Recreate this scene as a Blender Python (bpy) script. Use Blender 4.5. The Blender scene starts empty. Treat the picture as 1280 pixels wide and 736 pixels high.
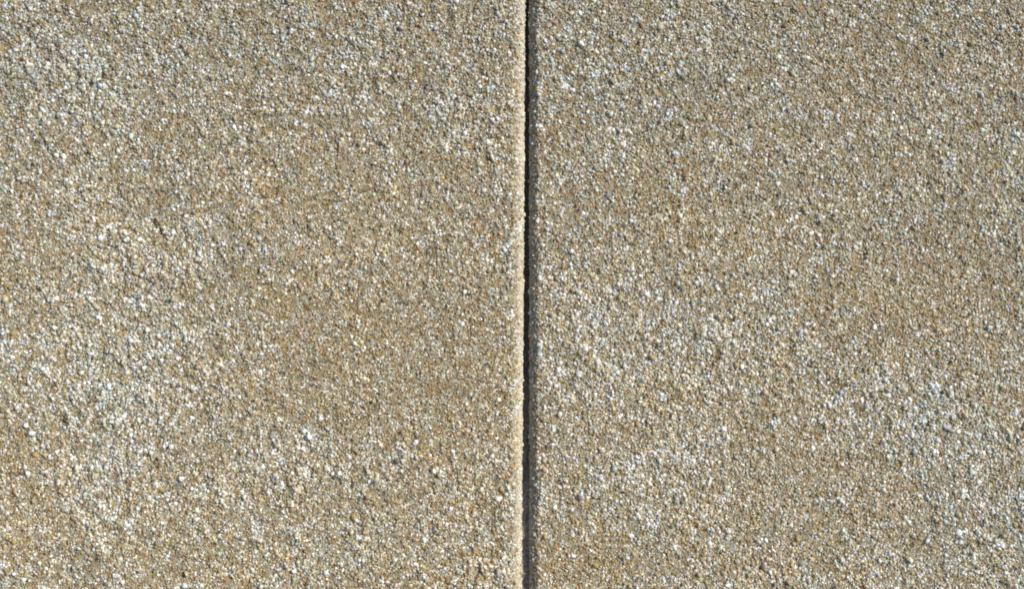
import bpy, math, random
import numpy as np

# ---------------------------------------------------------------- camera, world, sun, exposure
scene = bpy.context.scene
COL = scene.collection
S = 0.0005                      # metres per pixel of the 1280-wide photograph at slab level


def wx(px):
    return (px - 640.0) * S


def wy(py):
    return (368.0 - py) * S


cam_data = bpy.data.cameras.new("camera")
cam_data.lens = 50.0
cam_data.sensor_width = 36.0
cam_data.clip_start = 0.02
cam_data.clip_end = 200.0
cam = bpy.data.objects.new("camera", cam_data)
cam.location = (0.0, 0.0, 1280 * S * 50.0 / 36.0)
cam.rotation_euler = (0.0, 0.0, 0.0)
COL.objects.link(cam)
scene.camera = cam

SUN_EL = math.radians(41.0)
SUN_AZ = math.radians(27.0)     # direction of the sun, counter-clockwise from +X (right, a little up)
world = bpy.data.worlds.new("World")
scene.world = world
world.use_nodes = True
wn = world.node_tree
wn.nodes.clear()
sky = wn.nodes.new("ShaderNodeTexSky")
sky.sky_type = 'NISHITA'
sky.sun_disc = False
sky.sun_elevation = SUN_EL
sky.sun_rotation = math.pi / 2 - SUN_AZ
sky.air_density = 0.8
sky.dust_density = 3.0
sky.ozone_density = 0.5
bg = wn.nodes.new("ShaderNodeBackground")
bg.inputs["Strength"].default_value = 0.11
wo = wn.nodes.new("ShaderNodeOutputWorld")
wn.links.new(sky.outputs["Color"], bg.inputs["Color"])
wn.links.new(bg.outputs["Background"], wo.inputs["Surface"])

sun_data = bpy.data.lights.new("sun", 'SUN')
sun_data.energy = 3.55
sun_data.angle = math.radians(0.55)
sun_data.color = (1.0, 0.978, 0.895)
sun = bpy.data.objects.new("sun", sun_data)
sun.rotation_euler = (0.0, math.pi / 2 - SUN_EL, SUN_AZ)
sun.location = (2, 1, 2)
COL.objects.link(sun)

scene.view_settings.view_transform = 'Standard'
scene.view_settings.look = 'None'
scene.view_settings.exposure = 0.0
scene.view_settings.gamma = 1.0
scene.cycles.filter_width = 1.85      # a compact camera's slightly soft lens

# ---------------------------------------------------------------- helpers
rng = np.random.default_rng(20)


class Noise2:
    """Smooth lattice noise in [-1, 1] over the plane."""

    def __init__(self, cell, seed, n=512):
        self.t = np.random.default_rng(seed).uniform(-1, 1, (n, n))
        self.cell = cell
        self.n = n

    def __call__(self, x, y):
        u = np.asarray(x) / self.cell + 1000.37
        v = np.asarray(y) / self.cell + 1000.71
        i = np.floor(u).astype(int)
        j = np.floor(v).astype(int)
        f = u - i
        g = v - j
        f = f * f * f * (f * (f * 6 - 15) + 10)
        g = g * g * g * (g * (g * 6 - 15) + 10)
        n = self.n
        a = self.t[i % n, j % n]
        b = self.t[(i + 1) % n, j % n]
        c = self.t[i % n, (j + 1) % n]
        d = self.t[(i + 1) % n, (j + 1) % n]
        return (a * (1 - f) + b * f) * (1 - g) + (c * (1 - f) + d * f) * g


def smooth(a, b, x):
    t = np.clip((x - a) / (b - a), 0, 1)
    return t * t * (3 - 2 * t)


n120, n50, n22, n9, n4, n2 = [Noise2(c, s) for c, s in
                              ((0.060, 1), (0.026, 2), (0.011, 3), (0.0048, 4), (0.0022, 5), (0.0012, 6))]
m50, m22, m9 = Noise2(0.030, 11), Noise2(0.012, 12), Noise2(0.005, 13)
c4, c6, c3 = Noise2(0.0038, 21), Noise2(0.0066, 22), Noise2(0.0026, 23)

# washed-out pale, coarse patches (+) and finer tan patches (-) of the two slabs: pixel x, y, radii, weight
PATCH = [
    (50, 90, 110, 90, 0.75), (140, 120, 80, 60, 0.35), (120, 400, 95, 80, 0.45), (130, 520, 90, 110, 0.75),
    (240, 315, 60, 40, 0.55), (215, 450, 70, 60, 0.6), (120, 620, 60, 60, 0.55), (290, 600, 80, 60, 0.4),
    (400, 590, 70, 60, 0.45), (440, 90, 60, 50, 0.35), (625, 700, 40, 60, 0.75), (400, 700, 110, 40, 0.35),
    (30, 720, 60, 30, 0.45), (600, 180, 40, 70, 0.3), (600, 40, 50, 50, 0.25), (150, 300, 80, 40, 0.35),
    (440, 430, 140, 90, -0.75), (400, 250, 150, 80, -0.5), (560, 470, 70, 90, -0.5), (25, 610, 60, 60, -0.4),
    (240, 210, 90, 60, -0.2), (330, 60, 80, 50, -0.1), (40, 300, 50, 70, -0.1),
    (760, 110, 90, 80, 0.4), (720, 370, 60, 60, 0.5), (790, 440, 120, 80, 0.65), (930, 420, 80, 50, 0.5),
    (850, 590, 110, 60, 0.5), (1120, 510, 90, 70, 0.8), (1230, 660, 80, 90, 0.7), (1220, 540, 60, 60, 0.55),
    (920, 720, 60, 30, 0.5), (850, 190, 70, 50, 0.2), (1000, 270, 60, 40, 0.15), (740, 560, 50, 60, 0.35),
    (1150, 370, 130, 50, -0.65), (1000, 600, 80, 60, -0.35), (730, 690, 80, 40, -0.55), (900, 310, 80, 50, -0.35),
    (1060, 60, 140, 60, -0.25), (1240, 260, 60, 100, -0.35), (760, 270, 70, 40, -0.15), (1000, 690, 60, 40, -0.25),
]


def pale_field(x, y):
    px = x / S + 640
    py = 368 - y / S
    f = 0.45 * n120(x, y) * smooth(0.30, 0.36, np.maximum(np.abs(x), 1.6 * np.abs(y)))
    f = f + 0.26 * n50(x, y) + 0.22 * n22(x, y) + 0.12 * n9(x, y)
    for cx, cy, rx, ry, w in PATCH:
        f = f + w * np.exp(-(((px - cx) / rx) ** 2 + ((py - cy) / ry) ** 2))
    return f


# iron-stained golden areas (+) and greyer ones (-)
STAIN = [(430, 450, 190, 120, 0.55), (580, 560, 90, 120, 0.5), (400, 640, 300, 120, 0.25), (730, 690, 100, 60, 0.8), (900, 300, 120, 80, 0.6),
         (1150, 385, 140, 60, 0.8), (30, 600, 70, 70, 0.7), (350, 270, 150, 80, 0.5), (850, 500, 150, 60, 0.3), (250, 680, 130, 60, 0.4),
         (990, 640, 90, 80, 0.5), (70, 60, 170, 110, -1.0), (400, 50, 220, 70, -0.5), (1000, 40, 320, 80, -0.6),
         (1250, 250, 80, 150, -0.7), (760, 110, 90, 80, -0.5), (1140, 530, 100, 80, -0.7), (1240, 650, 80, 100, -0.8), (110, 520, 80, 90, -0.6),
         (900, 410, 120, 60, -0.4), (240, 310, 80, 60, -0.7), (180, 440, 90, 70, -0.4), (360, 600, 100, 70, -0.3)]


def gold_field(x, y):
    px = x / S + 640
    py = 368 - y / S
    f = 0.35 * n50(x + 0.4, y) + 0.25 * n22(x + 0.4, y)
    for cx, cy, rx, ry, w in STAIN:
        f = f + w * np.exp(-(((px - cx) / rx) ** 2 + ((py - cy) / ry) ** 2))
    return np.clip(f, -1.3, 1.3)


# ridges, lumps and pits one can point at in the photograph: x0, y0, x1, y1, width, height (pixels, pixels, mm)
RIDGES = [
    (197, 274, 211, 299, 3.0, 1.5), (140, 300, 143, 292, 2.6, 1.2), (143, 292, 150, 301, 2.6, 1.2),
    (154, 293, 163, 292, 3.0, 1.3), (163, 293, 168, 303, 3.0, 0.9), (165, 321, 173, 333, 2.5, 1.0),
    (251, 312, 252, 325, 4.0, 1.3), (255, 330, 262, 338, 3.0, 0.9), (472, 100, 474, 112, 3.6, 1.3),
    (433, 133, 440, 160, 3.0, 1.2), (424, 62, 430, 68, 4.0, 1.1), (380, 92, 390, 104, 4.0, 0.9),
    (613, 190, 620, 204, 3.0, 1.4), (597, 200, 601, 216, 3.4, 1.3), (610, 140, 617, 152, 3.2, 1.1),
    (567, 8, 570, 40, 4.0, 1.1), (500, 88, 502, 99, 4.5, 1.0), (368, 606, 373, 616, 6.0, 0.9),
    (400, 590, 404, 600, 5.0, 0.9), (85, 520, 92, 540, 4.0, 1.2), (78, 545, 84, 556, 4.0, 1.1),
    (604, 708, 609, 722, 4.0, 1.5), (598, 728, 594, 736, 4.0, 1.3), (560, 640, 566, 652, 4.0, 0.8),
    (410, 655, 414, 670, 4.0, 0.9), (430, 640, 434, 650, 4.0, 0.8), (140, 40, 150, 52, 4.0, 1.2),
    (135, 70, 142, 84, 4.0, 1.0), (120, 95, 126, 108, 4.0, 1.1), (75, 60, 82, 74, 4.0, 1.0),
    (180, 405, 188, 418, 4.0, 0.8), (205, 430, 213, 446, 4.0, 1.0), (230, 480, 238, 486, 4.0, 0.9),
    (98, 640, 104, 652, 4.0, 1.0), (147, 650, 154, 664, 4.0, 0.9), (60, 440, 66, 452, 4.0, 0.8),
    (320, 138, 326, 146, 4.0, 0.7), (345, 130, 350, 145, 4.0, 0.7), (282, 640, 290, 652, 4.0, 0.8),
    (724, 50, 731, 60, 4.5, 1.2), (855, 210, 858, 222, 4.0, 0.8), (700, 110, 708, 122, 4.0, 0.8),
    (822, 570, 828, 592, 3.2, 1.1), (832, 578, 840, 592, 3.0, 0.9), (872, 415, 882, 424, 4.0, 1.0),
    (965, 425, 975, 436, 3.6, 0.9), (1086, 478, 1092, 494, 4.0, 0.9), (1130, 492, 1140, 500, 4.0, 0.9),
    (1180, 640, 1188, 654, 4.0, 0.8), (1060, 560, 1066, 572, 4.0, 0.8), (700, 560, 706, 570, 4.0, 0.8),
    # pits
    (192, 280, 200, 294, 3.6, -1.5), (146, 301, 152, 300, 3.0, -1.5), (241, 325, 244, 318, 3.2, -1.2),
    (465, 106, 468, 116, 4.0, -1.6), (606, 200, 612, 206, 3.0, -1.2), (558, 4, 560, 34, 3.5, -1.0),
    (76, 520, 82, 534, 3.8, -1.3), (360, 608, 364, 618, 4.0, -0.4), (866, 418, 870, 422, 4.0, -1.2),
    (893, 396, 896, 399, 3.6, -1.2), (596, 700, 602, 716, 4.0, -1.3), (570, 556, 576, 560, 4.0, -0.8),
    (622, 557, 628, 560, 3.5, -0.9), (607, 556, 611, 560, 5.0, -1.0), (692, 72, 694, 76, 3.6, -1.0),
    (948, 452, 950, 456, 3.6, -0.9), (424, 72, 428, 78, 3.0, -0.9), (318, 78, 320, 92, 3.6, -0.9),
]


def relief(x, y):
    """Height of the worn surface above the slab's nominal top, in metres."""
    x = np.asarray(x, float)
    y = np.asarray(y, float)
    rough = np.clip(0.75 + 0.45 * pale_field(x, y), 0.3, 1.4)
    left = (x < wx(658)).astype(float)
    amp = rough * (0.75 + 0.35 * left)
    h = 0.00026 * n50(x, y) + amp * (0.00040 * m22(x, y) + 0.00070 * m9(x, y) + 0.00055 * c3(x, y + 0.2) + 0.00012 * n2(x, y))
    for x0, y0, x1, y1, w, mm in RIDGES:
        ax, ay, bx, by = wx(x0), wy(y0), wx(x1), wy(y1)
        w = w * S
        sel = ((x > min(ax, bx) - 3 * w) & (x < max(ax, bx) + 3 * w)
               & (y > min(ay, by) - 3 * w) & (y < max(ay, by) + 3 * w))
        if not sel.any():
            continue
        xs, ys = x[sel], y[sel]
        dx, dy = bx - ax, by - ay
        t = np.clip(((xs - ax) * dx + (ys - ay) * dy) / (dx * dx + dy * dy), 0, 1)
        d2 = (xs - ax - t * dx) ** 2 + (ys - ay - t * dy) ** 2
        h[sel] += (0.75 if mm > 0 else 0.42) * mm * 0.001 * np.exp(-d2 / (w * w) * 1.2)
    return h


THICK = 0.045                    # slab thickness; slab top is z = 0, its base z = -THICK
HALF_Y = 0.45
WIDE = 0.90


def edge_wobble(y, seed_shift):
    return 0.00018 * n9(y, y * 0 + seed_shift) + 0.00030 * n4(y, y * 0 + seed_shift) + 0.00030 * n2(y, y * 0 + seed_shift)


def edge_left(y):                # right-hand edge of the left slab (it runs a touch out of true)
    py = 368 - np.asarray(y) / S
    return wx(657.0 - 4.8 * py / 736.0) + edge_wobble(np.asarray(y), 0.31)


def edge_right(y):               # left-hand edge of the right slab
    py = 368 - np.asarray(y) / S
    return wx(661.6 + 0.2 * py / 736.0) + edge_wobble(np.asarray(y), 0.77)


ROUND = {-1: (0.0085, 0.0072), 1: (0.0056, 0.0064)}   # worn arris beside the joint: width, drop


def arris(d, side):
    w, drop = ROUND[side]
    t = np.clip(1 - np.asarray(d) / w, 0, 1)
    if side < 0:
        return -drop * t ** 1.7
    return -drop * (0.45 * t + 0.55 * t ** 2) * smooth(0.0, 0.12, t)


def surface(x, y, side):
    """z of the slab top at (x, y); side -1 is the left slab, +1 the right slab. Also the distance to the joint."""
    d = (edge_left(y) - x) if side < 0 else (x - edge_right(y))
    k = smooth(0.0, 0.008, d)
    z = relief(x, y) * (0.35 + 0.65 * k) + arris(d, side)
    o = np.minimum(HALF_Y - np.abs(y), WIDE - d)
    z = z - 0.003 * np.clip(1 - o / 0.005, 0, 1) ** 2
    return z, d


# ---------------------------------------------------------------- materials
def new_mat(name):
    m = bpy.data.materials.new(name)
    m.use_nodes = True
    nt = m.node_tree
    nt.nodes.clear()
    out = nt.nodes.new("ShaderNodeOutputMaterial")
    p = nt.nodes.new("ShaderNodeBsdfPrincipled")
    nt.links.new(p.outputs["BSDF"], out.inputs["Surface"])
    return m, nt, p


def node(nt, kind, **kw):
    n = nt.nodes.new(kind)
    for k, v in kw.items():
        setattr(n, k, v)
    return n


def mix(nt, a, b, fac, blend='MIX'):
    m = node(nt, "ShaderNodeMix", data_type='RGBA', blend_type=blend)
    for sock, val in ((m.inputs[0], fac), (m.inputs[6], a), (m.inputs[7], b)):
        if hasattr(val, "is_linked"):
            nt.links.new(val, sock)
        else:
            sock.default_value = val
    return m.outputs[2]


def ramp(nt, fac, stops, interp='LINEAR'):
    r = node(nt, "ShaderNodeValToRGB")
    r.color_ramp.interpolation = interp
    e = r.color_ramp.elements
    while len(e) > 1:
        e.remove(e[-1])
    e[0].position, e[0].color = stops[0][0], (*stops[0][1], 1)
    for pos, c in stops[1:]:
        k = e.new(pos)
        k.color = (*c, 1)
    nt.links.new(fac, r.inputs["Fac"])
    return r.outputs["Color"]


def noise(nt, vec, scale, detail=3.0, rough=0.6):
    n = node(nt, "ShaderNodeTexNoise")
    n.inputs["Scale"].default_value = scale
    n.inputs["Detail"].default_value = detail
    n.inputs["Roughness"].default_value = rough
    nt.links.new(vec, n.inputs["Vector"])
    return n.outputs["Fac"]


# cement of the slab with fine sand showing in it
cement, nt, P = new_mat("sandy_cement")
tc = node(nt, "ShaderNodeTexCoord").outputs["Object"]
vor = node(nt, "ShaderNodeTexVoronoi")
vor.inputs["Scale"].default_value = 640.0
nt.links.new(tc, vor.inputs["Vector"])
sep = node(nt, "ShaderNodeSeparateColor")
nt.links.new(vor.outputs["Color"], sep.inputs["Color"])
sand = ramp(nt, sep.outputs["Red"], [
    (0.00, (0.07, 0.06, 0.045)), (0.08, (0.17, 0.10, 0.038)), (0.17, (0.30, 0.19, 0.075)), (0.30, (0.30, 0.25, 0.15)),
    (0.48, (0.25, 0.235, 0.165)), (0.64, (0.36, 0.32, 0.22)), (0.80, (0.40, 0.41, 0.38)), (0.91, (0.66, 0.66, 0.60))], 'CONSTANT')
paste = ramp(nt, noise(nt, tc, 90, 6, 0.7), [(0.25, (0.20, 0.17, 0.105)), (0.5, (0.29, 0.252, 0.165)), (0.75, (0.41, 0.37, 0.275))])
att = node(nt, "ShaderNodeAttribute", attribute_name="sand_amount")
base = mix(nt, paste, sand, att.outputs["Fac"])
skin_col = ramp(nt, noise(nt, tc, 420, 5, 0.7), [(0.3, (0.40, 0.355, 0.25)), (0.5, (0.64, 0.60, 0.48)), (0.75, (0.74, 0.72, 0.63))])  # cream cement skin, its colour also lightened to brighten the sunward lip
skin_att = node(nt, "ShaderNodeAttribute", attribute_name="cement_skin_and_sun")
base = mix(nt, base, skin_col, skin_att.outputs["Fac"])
nt.links.new(base, P.inputs["Base Color"])
P.inputs["Roughness"].default_value = 0.85
b1 = node(nt, "ShaderNodeBump")
b1.inputs["Strength"].default_value = 0.55
b1.inputs["Distance"].default_value = 0.0006
inv = node(nt, "ShaderNodeMath", operation='MULTIPLY')
nt.links.new(vor.outputs["Distance"], inv.inputs[0])
inv.inputs[1].default_value = -1.0
nt.links.new(inv.outputs[0], b1.inputs["Height"])
b2 = node(nt, "ShaderNodeBump")
b2.inputs["Strength"].default_value = 0.5
b2.inputs["Distance"].default_value = 0.0004
nt.links.new(noise(nt, tc, 1500, 3, 0.6), b2.inputs["Height"])
nt.links.new(b1.outputs["Normal"], b2.inputs["Normal"])
nt.links.new(b2.outputs["Normal"], P.inputs["Normal"])

# the grains themselves: each carries its own mineral colour
grain_mat, nt, P = new_mat("sand_grain_minerals")
ga = node(nt, "ShaderNodeAttribute", attribute_type='INSTANCER', attribute_name="mineral")
tc = node(nt, "ShaderNodeTexCoord").outputs["Object"]
mott = ramp(nt, noise(nt, tc, 2.2, 3, 0.6), [(0.3, (0.78, 0.75, 0.70)), (0.7, (1.12, 1.12, 1.12))])
nt.links.new(mix(nt, ga.outputs["Color"], mott, 1.0, 'MULTIPLY'), P.inputs["Base Color"])
gr = node(nt, "ShaderNodeAttribute", attribute_type='INSTANCER', attribute_name="dullness")
nt.links.new(gr.outputs["Fac"], P.inputs["Roughness"])


def stone_mat(name, c0, c1, rough):
    m, nt, P = new_mat(name)
    tc = node(nt, "ShaderNodeTexCoord").outputs["Object"]
    nt.links.new(ramp(nt, noise(nt, tc, 900, 4, 0.65), [(0.3, c0), (0.7, c1)]), P.inputs["Base Color"])
    P.inputs["Roughness"].default_value = rough
    return m


STONE = {
    'white': stone_mat("white_quartz", (0.66, 0.65, 0.60), (0.86, 0.86, 0.83), 0.4),
    'grey': stone_mat("blue_grey_flint", (0.36, 0.39, 0.41), (0.56, 0.60, 0.63), 0.45),
    'cream': stone_mat("cream_limestone", (0.56, 0.51, 0.39), (0.72, 0.68, 0.56), 0.6),
    'ochre': stone_mat("ochre_ironstone", (0.36, 0.17, 0.055), (0.56, 0.31, 0.11), 0.6),
    'red': stone_mat("red_ironstone", (0.22, 0.055, 0.025), (0.36, 0.11, 0.05), 0.6),
    'dark': stone_mat("dark_flint", (0.045, 0.042, 0.040), (0.11, 0.10, 0.09), 0.5),
}

dirt, nt, P = new_mat("joint_dirt")
tc = node(nt, "ShaderNodeTexCoord").outputs["Object"]
nt.links.new(ramp(nt, noise(nt, tc, 500, 5, 0.7), [(0.3, (0.10, 0.093, 0.085)), (0.7, (0.34, 0.335, 0.33))]), P.inputs["Base Color"])
P.inputs["Roughness"].default_value = 0.95

earth, nt, P = new_mat("sandy_ground")
tc = node(nt, "ShaderNodeTexCoord").outputs["Object"]
gcol = ramp(nt, noise(nt, tc, 14, 8, 0.7), [(0.3, (0.20, 0.17, 0.12)), (0.7, (0.36, 0.31, 0.23))])
nt.links.new(gcol, P.inputs["Base Color"])
P.inputs["Roughness"].default_value = 0.95
gb = node(nt, "ShaderNodeBump")
gb.inputs["Strength"].default_value = 0.6
gb.inputs["Distance"].default_value = 0.004
nt.links.new(noise(nt, tc, 220, 6, 0.7), gb.inputs["Height"])
nt.links.new(gb.outputs["Normal"], P.inputs["Normal"])


# ---------------------------------------------------------------- setting
def mesh_object(name, verts, faces, mat, parent=None, smooth_shade=False):
    me = bpy.data.meshes.new(name)
    me.from_pydata([tuple(v) for v in verts], [], faces)
    me.materials.append(mat)
    if smooth_shade:
        me.polygons.foreach_set("use_smooth", np.ones(len(me.polygons), bool))
    me.update()
    o = bpy.data.objects.new(name, me)
    COL.objects.link(o)
    o.parent = parent
    return o


G = 60.0
ground = mesh_object("ground", [(-G, -G, -THICK - 0.004), (G, -G, -THICK - 0.004), (G, G, -THICK - 0.004), (-G, G, -THICK - 0.004)],
                     [(0, 1, 2, 3)], earth)
ground["kind"] = "structure"

# dirt washed down into the joint, standing higher towards the bottom of the picture
ys = np.arange(-HALF_Y + 0.01, HALF_Y - 0.01, 0.0009)
xs = np.linspace(wx(650.0), wx(664.0), 9)
gx, gy = np.meshgrid(xs, ys)
py = 368 - gy / S
gz = -0.0140 + 0.0062 * smooth(380, 720, py) + 0.0010 * n9(gx, gy) + 0.0009 * n4(gx, gy) + 0.0004 * n2(gx, gy)
V = np.stack([gx, gy, gz], -1).reshape(-1, 3)
nx = len(xs)
F = [(j * nx + i, j * nx + i + 1, (j + 1) * nx + i + 1, (j + 1) * nx + i) for j in range(len(ys) - 1) for i in range(nx - 1)]
jd = mesh_object("joint_dirt", V, F, dirt, None, True)
jd["kind"] = "structure"


# ---------------------------------------------------------------- slabs
def make_slab(side):
    dd = np.concatenate([np.arange(0, 0.0075, 0.00045), np.arange(0.0075, 0.40, 0.0016), np.arange(0.40, WIDE, 0.01), [WIDE]])
    yy = np.concatenate([np.arange(-HALF_Y, -0.26, 0.008), np.arange(-0.26, 0.26, 0.0016), np.arange(0.26, HALF_Y, 0.008), [HALF_Y]])
    D, Y = np.meshgrid(dd, yy)
    X = edge_left(Y) - D if side < 0 else edge_right(Y) + D
    Z, d = surface(X, Y, side)
    sand_amt = smooth(0.0012, 0.0056, D)
    # ring of base vertices all round, so the slab is a closed block
    pad = lambda A: np.pad(A, 1, mode='edge')
    X, Y, Z, A = pad(X), pad(Y), pad(Z), pad(sand_amt)
    Z[0, :] = Z[-1, :] = -THICK
    Z[:, 0] = Z[:, -1] = -THICK
    ox = wx(655) - WIDE / 2 if side < 0 else wx(662) + WIDE / 2
    V = np.stack([X - ox, Y, Z + THICK], -1).reshape(-1, 3)
    ny, nx = X.shape
    idx = np.arange(ny * nx).reshape(ny, nx)
    q = np.stack([idx[:-1, :-1], idx[:-1, 1:], idx[1:, 1:], idx[1:, :-1]], -1).reshape(-1, 4)
    cap = [idx[0, 0], idx[-1, 0], idx[-1, -1], idx[0, -1]]
    if side < 0:
        q = q[:, ::-1]
        cap = cap[::-1]
    faces = q.tolist() + [cap]
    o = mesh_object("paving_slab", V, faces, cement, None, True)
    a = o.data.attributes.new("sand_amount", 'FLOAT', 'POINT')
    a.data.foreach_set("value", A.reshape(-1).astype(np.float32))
    a = o.data.attributes.new("cement_skin_and_sun", 'FLOAT', 'POINT')
    a.data.foreach_set("value", ((1 - A.reshape(-1)) * (0.7 if side < 0 else 0.2)).astype(np.float32))  # stronger on the left lip: sunlight put into the skin colour
    o.location = (ox, 0, -THICK)
    o["kind"] = "thing"
    o["category"] = "paving slab"
    o["group"] = "sand-coloured paving slabs"
    o["label"] = ("gritty beige slab whose worn edge beside the dark joint shines cream in sunlight" if side < 0 else
                  "gritty beige slab whose sloping edge beside the dark joint lies in grey shade")
    return o, ox


# mineral colours (linear albedo) of the sand
MINERAL = np.array([
    (0.80, 0.83, 0.83),   # white quartz
    (0.56, 0.59, 0.58),   # clear grey quartz
    (0.40, 0.44, 0.46),   # blue-grey flint
    (0.54, 0.49, 0.33),   # cream
    (0.36, 0.30, 0.165),  # buff
    (0.37, 0.24, 0.080),  # ochre
    (0.24, 0.12, 0.040),  # rust brown
    (0.40, 0.29, 0.21),   # pink
    (0.26, 0.25, 0.15),   # greenish grey
    (0.17, 0.157, 0.125), # slate
    (0.05, 0.047, 0.042), # black
])
P_TAN = np.array([0.045, 0.085, 0.035, 0.13, 0.22, 0.17, 0.10, 0.045, 0.11, 0.05, 0.035])
P_PALE = np.array([0.30, 0.22, 0.07, 0.11, 0.09, 0.085, 0.055, 0.03, 0.04, 0.025, 0.02])
AREA_X, AREA_Y = 0.46, 0.29


def grain_points(side):
    pts = []
    for cell, keep, dmed, dsig, lift in ((0.00118, 1.0, 0.00122, 0.26, 0.0), (0.00215, 0.62, 0.00185, 0.20, 0.06),
                                         (0.0048, 0.30, 0.00245, 0.14, -0.05)):
        gx = np.arange(-AREA_X, AREA_X, cell)
        gy = np.arange(-AREA_Y, AREA_Y, cell * 0.88)
        X, Y = np.meshgrid(gx, gy)
        X = X + (np.arange(len(gy))[:, None] % 2) * cell * 0.5
        X = (X + rng.uniform(-0.48, 0.48, X.shape) * cell).ravel()
        Y = (Y + rng.uniform(-0.48, 0.48, Y.shape) * cell).ravel()
        ok = rng.random(len(X)) < keep
        ok &= (X < edge_left(Y) - 0.0002) if side < 0 else (X > edge_right(Y) + 0.0002)
        X, Y = X[ok], Y[ok]
        D = np.exp(rng.normal(math.log(dmed), dsig, len(X)))
        pts.append((X, Y, D, np.full(len(X), lift)))
    X, Y, D, L = [np.concatenate(a) for a in zip(*pts)]
    z, d = surface(X, Y, side)
    pale = pale_field(X, Y)
    w = np.clip(0.42 + 0.44 * pale + 0.46 * c4(X, Y) + 0.25 * c6(X, Y) + rng.normal(0, 0.12, len(X)), 0, 1)
    # big grains are scarcer in the fine tan patches, and nearly absent in the cement skin of the arris
    skin = smooth(0.0006, 0.0064, d + rng.normal(0, 0.0013, len(X)))
    keep = rng.random(len(X)) < np.where(D > 0.0017, 0.35 + 0.75 * w, 1.0) * ((1.0 if side < 0 else 0.9) + (0.0 if side < 0 else 0.1) * skin)
    keep &= rng.random(len(X)) < smooth(AREA_X, AREA_X - 0.05, np.abs(X)) * smooth(AREA_Y, AREA_Y - 0.05, np.abs(Y))
    X, Y, D, L, z, d, w, skin = [a[keep] for a in (X, Y, D, L, z, d, w, skin)]
    n = len(X)
    D = D * (0.92 + 0.26 * w) * (0.85 + 0.15 * skin)
    prob = P_TAN[None] * (1 - w[:, None]) + P_PALE[None] * w[:, None]
    cum = np.cumsum(prob / prob.sum(1, keepdims=True), 1)
    k = (rng.random(n)[:, None] > cum).sum(1).clip(0, len(MINERAL) - 1)
    c = 1.06 * MINERAL[k] * np.exp(rng.normal(0, 0.16, n))[:, None] * np.exp(rng.normal(0, 0.04, (n, 3)))
    big = smooth(0.0017, 0.0026, D)[:, None] * np.isin(k, (5, 6, 10))[:, None]
    c = c * (1 - 0.6 * big) + np.array([[0.36, 0.31, 0.20]]) * 0.6 * big
    # cement film that still covers many grains, in clots a few grains wide
    clot = 0.5 * n2(X, Y) + 0.5 * n4(X + 0.3, Y)
    film = np.clip(0.24 + 0.45 * clot + rng.normal(0, 0.20, n) + (0.40 if side < 0 else 0.15) * (1 - skin), 0, 0.85)[:, None]  # extra film on the left lip adds to its painted sunlight
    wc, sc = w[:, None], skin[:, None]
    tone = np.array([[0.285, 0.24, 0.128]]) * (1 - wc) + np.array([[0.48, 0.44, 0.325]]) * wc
    tone = tone * sc + (np.array([[0.80, 0.765, 0.64]]) if side < 0 else np.array([[0.30, 0.275, 0.215]])) * (1 - sc)  # lip tone has sun painted in on the left slab, shade on the right
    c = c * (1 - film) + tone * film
    gold = (gold_field(X, Y) + 0.7 * c6(X + 0.2, Y) + 0.5 * c3(X, Y))[:, None]
    c = c * (1 + np.maximum(gold, 0) * np.array([[0.06, -0.005, -0.12]])) * (1 + np.minimum(gold, 0) * np.array([[0.06, 0.01, -0.02]]))
    dull = np.where(k <= 2, rng.uniform(0.2, 0.5, n), rng.uniform(0.5, 0.85, n))
    sink = rng.uniform(-0.75, 0.15, n) + L + 0.35 * (w - 0.5)
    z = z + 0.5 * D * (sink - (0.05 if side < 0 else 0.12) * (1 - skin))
    scl = 0.5 * D[:, None] * rng.uniform(0.72, 1.28, (n, 3))
    rot = rng.uniform(0, 2 * math.pi, (n, 3))
    shape = rng.integers(0, 6, n)
    # grain colour darkens towards the top of the picture, unevenly
    px, py = X / S + 640, 368 - Y / S
    darkening = smooth(470, -60, py) * (0.75 + 0.25 * n22(X, Y + 0.1)) + 0.35 * n50(X + 0.7, Y)
    c = c * (1 - np.clip(darkening, 0, 1) * skin * 0.17)[:, None]
    return np.stack([X, Y, z], -1), scl, rot, shape, np.clip(1.03 * c, 0.02, 0.88), dull


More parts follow.
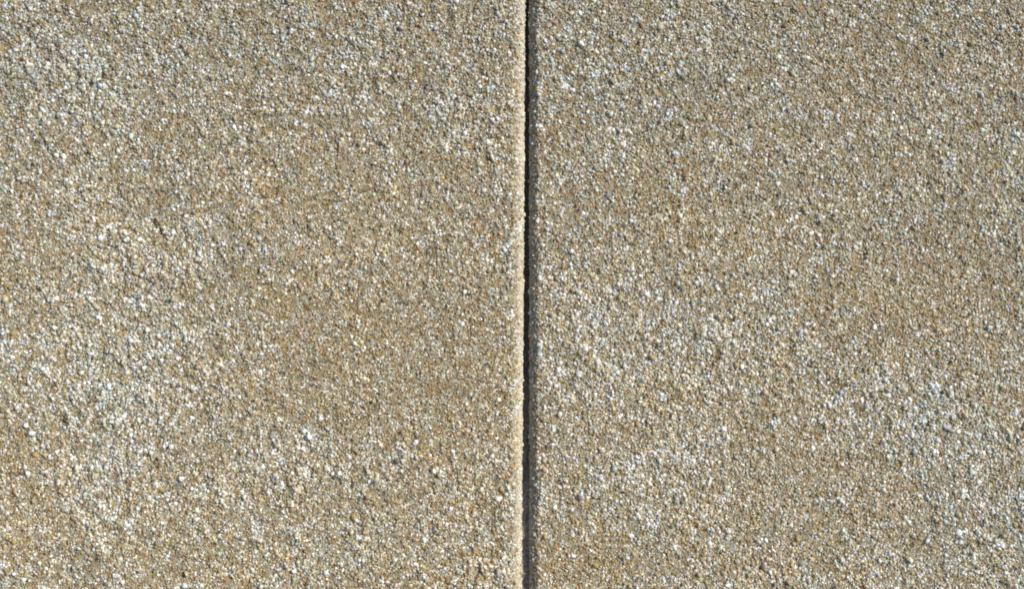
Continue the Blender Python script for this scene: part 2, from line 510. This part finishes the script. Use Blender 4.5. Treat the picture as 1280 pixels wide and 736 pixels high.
def grain_tree():
    ng = bpy.data.node_groups.new("grains_on_points", 'GeometryNodeTree')
    ng.interface.new_socket("Geometry", in_out='INPUT', socket_type='NodeSocketGeometry')
    ng.interface.new_socket("Geometry", in_out='OUTPUT', socket_type='NodeSocketGeometry')
    gi = ng.nodes.new("NodeGroupInput")
    go = ng.nodes.new("NodeGroupOutput")
    join = ng.nodes.new("GeometryNodeJoinGeometry")
    for i in range(6):
        ico = ng.nodes.new("GeometryNodeMeshIcoSphere")
        ico.inputs["Radius"].default_value = 1.0
        ico.inputs["Subdivisions"].default_value = 2
        nz = ng.nodes.new("ShaderNodeTexNoise")
        nz.noise_dimensions = '4D'
        nz.inputs["Scale"].default_value = 0.95
        nz.inputs["Detail"].default_value = 1.0
        nz.inputs["W"].default_value = 3.7 * i + 1.3
        sub = ng.nodes.new("ShaderNodeVectorMath")
        sub.operation = 'SUBTRACT'
        sub.inputs[1].default_value = (0.5, 0.5, 0.5)
        sc = ng.nodes.new("ShaderNodeVectorMath")
        sc.operation = 'SCALE'
        sc.inputs["Scale"].default_value = 1.3
        sp = ng.nodes.new("GeometryNodeSetPosition")
        sm = ng.nodes.new("GeometryNodeSetMaterial")
        sm.inputs["Material"].default_value = grain_mat
        gti = ng.nodes.new("GeometryNodeGeometryToInstance")
        L = ng.links.new
        L(nz.outputs["Color"], sub.inputs[0])
        L(sub.outputs[0], sc.inputs[0])
        L(sc.outputs[0], sp.inputs["Offset"])
        L(ico.outputs["Mesh"], sp.inputs["Geometry"])
        ss = ng.nodes.new("GeometryNodeSetShadeSmooth")
        L(sp.outputs["Geometry"], ss.inputs["Geometry"])
        L(ss.outputs["Geometry"], sm.inputs["Geometry"])
        L(sm.outputs["Geometry"], gti.inputs[0])
        L(gti.outputs[0], join.inputs[0])
    iop = ng.nodes.new("GeometryNodeInstanceOnPoints")
    iop.inputs["Pick Instance"].default_value = True
    ng.links.new(gi.outputs[0], iop.inputs["Points"])
    ng.links.new(join.outputs[0], iop.inputs["Instance"])
    for nm, typ, sock in (("shape", 'INT', "Instance Index"), ("turn", 'FLOAT_VECTOR', "Rotation"), ("size", 'FLOAT_VECTOR', "Scale")):
        na = ng.nodes.new("GeometryNodeInputNamedAttribute")
        na.data_type = typ
        na.inputs["Name"].default_value = nm
        out = [s for s in na.outputs if s.enabled and s.name == "Attribute"][0]
        ng.links.new(out, iop.inputs[sock])
    ng.links.new(iop.outputs["Instances"], go.inputs[0])
    return ng


TREE = grain_tree()


def add_grains(slab, ox, side):
    pos, scl, rot, shape, c, dull = grain_points(side)
    pos = pos - np.array([[ox, 0, -THICK]])
    me = bpy.data.meshes.new("sand_grains")
    n = len(pos)
    me.vertices.add(n)
    me.vertices.foreach_set("co", pos.astype(np.float32).ravel())
    for nm, typ, key, arr in (("size", 'FLOAT_VECTOR', "vector", scl), ("turn", 'FLOAT_VECTOR', "vector", rot),
                              ("mineral", 'FLOAT_VECTOR', "vector", c), ("dullness", 'FLOAT', "value", dull),
                              ("shape", 'INT', "value", shape)):
        a = me.attributes.new(nm, typ, 'POINT')
        a.data.foreach_set(key, np.ascontiguousarray(arr, dtype=np.int32 if typ == 'INT' else np.float32).ravel())
    me.materials.append(grain_mat)
    o = bpy.data.objects.new("sand_grains", me)
    COL.objects.link(o)
    o.parent = slab
    o["kind"] = "stuff"
    m = o.modifiers.new("grains", 'NODES')
    m.node_group = TREE
    print("grains", n)


# ---------------------------------------------------------------- single pebbles one can pick out
# pixel x, y, size across, stretch, turn (degrees), stone
PEBBLES = [
    (154, 520, 9, 1.5, 170, 'white'), (159, 465, 8, 1.1, 60, 'white'), (169, 480, 9, 1.3, 150, 'grey'), (197.5, 483, 6, 1.2, 90, 'white'),
    (129, 491, 8, 1.1, 30, 'white'), (191, 497, 6, 1.2, 120, 'white'), (82, 511, 7, 1.6, 120, 'white'), (226, 480, 7, 1.2, 90, 'grey'),
    (240, 522, 8, 1.3, 150, 'white'), (74, 494, 8, 1.2, 140, 'white'), (163, 537, 7, 1.2, 10, 'white'), (213, 557, 8, 1.7, 100, 'white'),
    (121, 570, 7, 1.2, 130, 'white'), (283, 117, 8, 1.2, 170, 'white'), (116, 84, 9, 1.1, 130, 'grey'), (84, 105, 8, 1.2, 140, 'grey'),
    (96, 176, 8, 1.1, 60, 'white'), (39, 81, 7, 1.3, 140, 'white'), (60, 80, 7, 1.1, 90, 'white'), (77, 52, 7, 1.2, 150, 'grey'),
    (94, 52, 6, 1.3, 160, 'white'), (177, 80, 7, 1.1, 60, 'grey'), (279, 21, 6, 1.2, 100, 'white'), (306, 45, 9, 1.2, 30, 'cream'),
    (141, 134, 8, 1.2, 80, 'grey'), (131, 352, 7, 1.3, 100, 'white'), (159, 292, 9, 1.9, 170, 'white'), (250, 317, 8, 1.3, 90, 'white'),
    (230, 307, 8, 1.7, 120, 'white'), (147, 288, 5, 1.1, 10, 'white'), (176, 299, 7, 1.5, 100, 'white'), (224, 282, 6, 1.6, 90, 'white'),
    (171, 347, 5, 1.1, 90, 'cream'), (187, 322, 9, 1.9, 175, 'white'), (592, 87, 9, 1.3, 140, 'grey'), (614, 110, 10, 1.2, 50, 'grey'),
    (537, 88, 8, 1.2, 150, 'cream'), (636, 66, 8, 1.6, 170, 'white'), (505, 66, 6, 1.1, 10, 'white'), (487, 91, 8, 1.4, 100, 'white'),
    (605, 130, 5, 1.1, 10, 'white'), (498, 128, 7, 1.2, 130, 'grey'), (534, 62, 6, 1.3, 160, 'white'), (585, 47, 6, 1.2, 70, 'white'),
    (596, 180, 7, 1.3, 100, 'white'), (583, 191, 6, 1.3, 10, 'white'), (599, 213, 8, 1.3, 150, 'grey'), (645, 200, 9, 1.6, 115, 'cream'),
    (628, 173, 7, 1.8, 95, 'cream'), (615, 197, 9, 2.0, 115, 'cream'), (574, 528, 6, 1.7, 120, 'white'), (620, 575, 8, 1.2, 120, 'white'),
    (633, 575, 8, 1.2, 130, 'cream'), (566, 564, 7, 1.4, 125, 'white'), (606, 568, 6, 1.3, 150, 'white'), (610, 525, 7, 1.1, 90, 'white'),
    (370, 611, 8, 1.3, 110, 'cream'), (407, 583, 8, 1.1, 80, 'cream'), (468, 486, 6, 1.1, 0, 'white'), (236, 300, 5, 1.1, 0, 'white'),
    (485, 190, 7, 1.4, 160, 'white'), (467, 243, 6, 1.1, 0, 'white'), (580, 191, 6, 1.1, 0, 'white'), (300, 519, 7, 1.1, 90, 'white'),
    (520, 552, 8, 1.1, 40, 'white'), (219, 629, 7, 1.3, 90, 'white'), (90, 625, 8, 1.4, 100, 'white'), (155, 518, 5, 1.1, 0, 'white'),
    (581, 542, 6, 1.1, 60, 'red'), (590, 547, 6, 1.3, 80, 'red'), (611, 542, 8, 1.5, 140, 'ochre'), (203, 613, 6, 1.1, 20, 'ochre'),
    (640, 583, 8, 1.1, 0, 'ochre'), (601, 136, 6, 1.1, 10, 'red'), (645, 66, 7, 1.3, 60, 'ochre'), (112, 468, 6, 1.2, 90, 'ochre'),
    (944, 372, 8, 1.3, 100, 'white'), (925, 413, 6, 1.1, 20, 'white'), (941, 431, 6, 1.1, 100, 'white'), (907, 420, 7, 1.3, 160, 'white'),
    (905, 407, 7, 1.1, 90, 'white'), (1000, 415, 10, 1.4, 70, 'grey'), (880, 418, 8, 1.3, 160, 'white'), (962, 401, 8, 1.6, 95, 'white'),
    (989, 389, 7, 1.1, 60, 'grey'), (925, 369, 8, 1.2, 60, 'white'), (927, 458, 8, 1.1, 80, 'white'), (672, 46, 7, 1.3, 100, 'white'),
    (726, 55, 11, 1.5, 140, 'white'), (689, 48, 8, 1.4, 95, 'white'), (755, 16, 7, 1.2, 160, 'white'), (715, 17, 8, 1.2, 150, 'cream'),
    (735, 16, 7, 1.3, 100, 'grey'), (671, 90, 6, 1.3, 80, 'white'), (704, 109, 7, 1.1, 10, 'white'), (716, 112, 9, 1.4, 160, 'white'),
    (746, 65, 8, 1.3, 110, 'white'), (742, 44, 8, 1.3, 130, 'grey'), (725, 92, 6, 1.1, 0, 'white'), (824, 575, 8, 1.4, 100, 'white'),
    (829.5, 593, 7, 1.3, 130, 'white'), (852, 588, 7, 1.1, 40, 'white'), (846, 574, 8, 1.1, 100, 'cream'), (863, 575, 7, 1.2, 150, 'cream'),
    (824, 599, 8, 1.3, 20, 'white'), (835, 603, 7, 1.2, 120, 'white'), (886, 587, 7, 1.1, 60, 'white'), (886, 602, 9, 1.6, 70, 'white'),
    (859, 566, 7, 1.3, 10, 'white'), (811, 602, 7, 1.3, 110, 'white'), (842, 612, 6, 1.1, 0, 'white'), (1077, 500, 8, 1.7, 95, 'white'),
    (1110, 494, 9, 1.6, 170, 'white'), (1097, 511, 8, 1.3, 40, 'grey'), (1136, 499, 9, 1.5, 135, 'white'), (1145, 514, 8, 1.3, 95, 'grey'),
    (1122, 527, 8, 1.3, 85, 'white'), (1130, 521, 6, 1.3, 120, 'white'), (1085, 510, 6, 1.1, 50, 'white'), (1119, 514, 7, 1.1, 0, 'white'),
    (1098, 529, 8, 1.4, 120, 'white'), (1137, 518, 8, 1.2, 100, 'grey'), (693, 30, 7, 1.2, 170, 'red'), (708, 65, 6, 1.1, 60, 'red'),
    (1278, 33, 7, 1.3, 70, 'red'), (879, 92, 7, 1.4, 80, 'cream'), (957, 200, 6, 1.1, 0, 'white'), (673, 100, 6, 1.1, 0, 'dark'),
    (691, 19, 6, 1.2, 80, 'dark'), (895, 397, 8, 1.3, 20, 'dark'), (1093, 501, 7, 1.3, 0, 'dark'), (672, 478, 5, 1.2, 90, 'white'),
    (673, 548, 6, 1.2, 100, 'white'), (673.5, 573, 6, 1.1, 90, 'white'), (668, 500, 5, 1.1, 0, 'white'), (715, 636, 7, 1.1, 60, 'white'),
    (738, 688, 7, 1.4, 140, 'white'), (693, 634, 8, 1.2, 50, 'white'), (1117, 451, 4, 1.1, 0, 'red'), (694, 98, 6, 1.2, 60, 'cream'),
]


def pebble_mesh(seed):
    import bmesh
    r = np.random.default_rng(seed)
    bm = bmesh.new()
    bmesh.ops.create_icosphere(bm, subdivisions=2, radius=1.0)
    dirs = r.normal(size=(7, 3))
    dirs /= np.linalg.norm(dirs, axis=1, keepdims=True)
    cut = r.uniform(0.62, 0.9, 7)
    for v in bm.verts:                       # chip flat facets off a ball
        for dv, c in zip(dirs, cut):
            s = v.co.x * dv[0] + v.co.y * dv[1] + v.co.z * dv[2]
            if s > c:
                for a in range(3):
                    v.co[a] -= (s - c) * dv[a]
        v.co *= 1 + r.normal() * 0.03
    me = bpy.data.meshes.new("pebble")
    bm.to_mesh(me)
    bm.free()
    return me


SHAPES = [pebble_mesh(50 + i) for i in range(5)]
PEBBLE_DATA = {}
for key in STONE:
    for i, s in enumerate(SHAPES):
        me = s.copy()
        me.name = "pebble"
        me.materials.append(STONE[key])
        PEBBLE_DATA[key, i] = me


def add_pebbles(slab, ox, side):
    pr = random.Random(5 + side)
    for px, py, w, st, turn, kind in PEBBLES:
        if (px < 658) != (side < 0):
            continue
        x, y = wx(px), wy(py)
        z, _ = surface(np.array([x]), np.array([y]), side)
        o = bpy.data.objects.new("pebble", PEBBLE_DATA[kind, pr.randrange(5)])
        r = 0.5 * w * S * 0.80
        o.scale = (r * math.sqrt(st), r / math.sqrt(st), r * 0.72)
        o.rotation_euler = (pr.uniform(-0.35, 0.35), pr.uniform(-0.35, 0.35), math.radians(180 - turn) * -1)
        o.location = (x - ox, y, float(z[0]) + THICK + r * 0.12)
        o.parent = slab
        COL.objects.link(o)


for side in (-1, 1):
    slab, ox = make_slab(side)
    add_grains(slab, ox, side)
    add_pebbles(slab, ox, side)
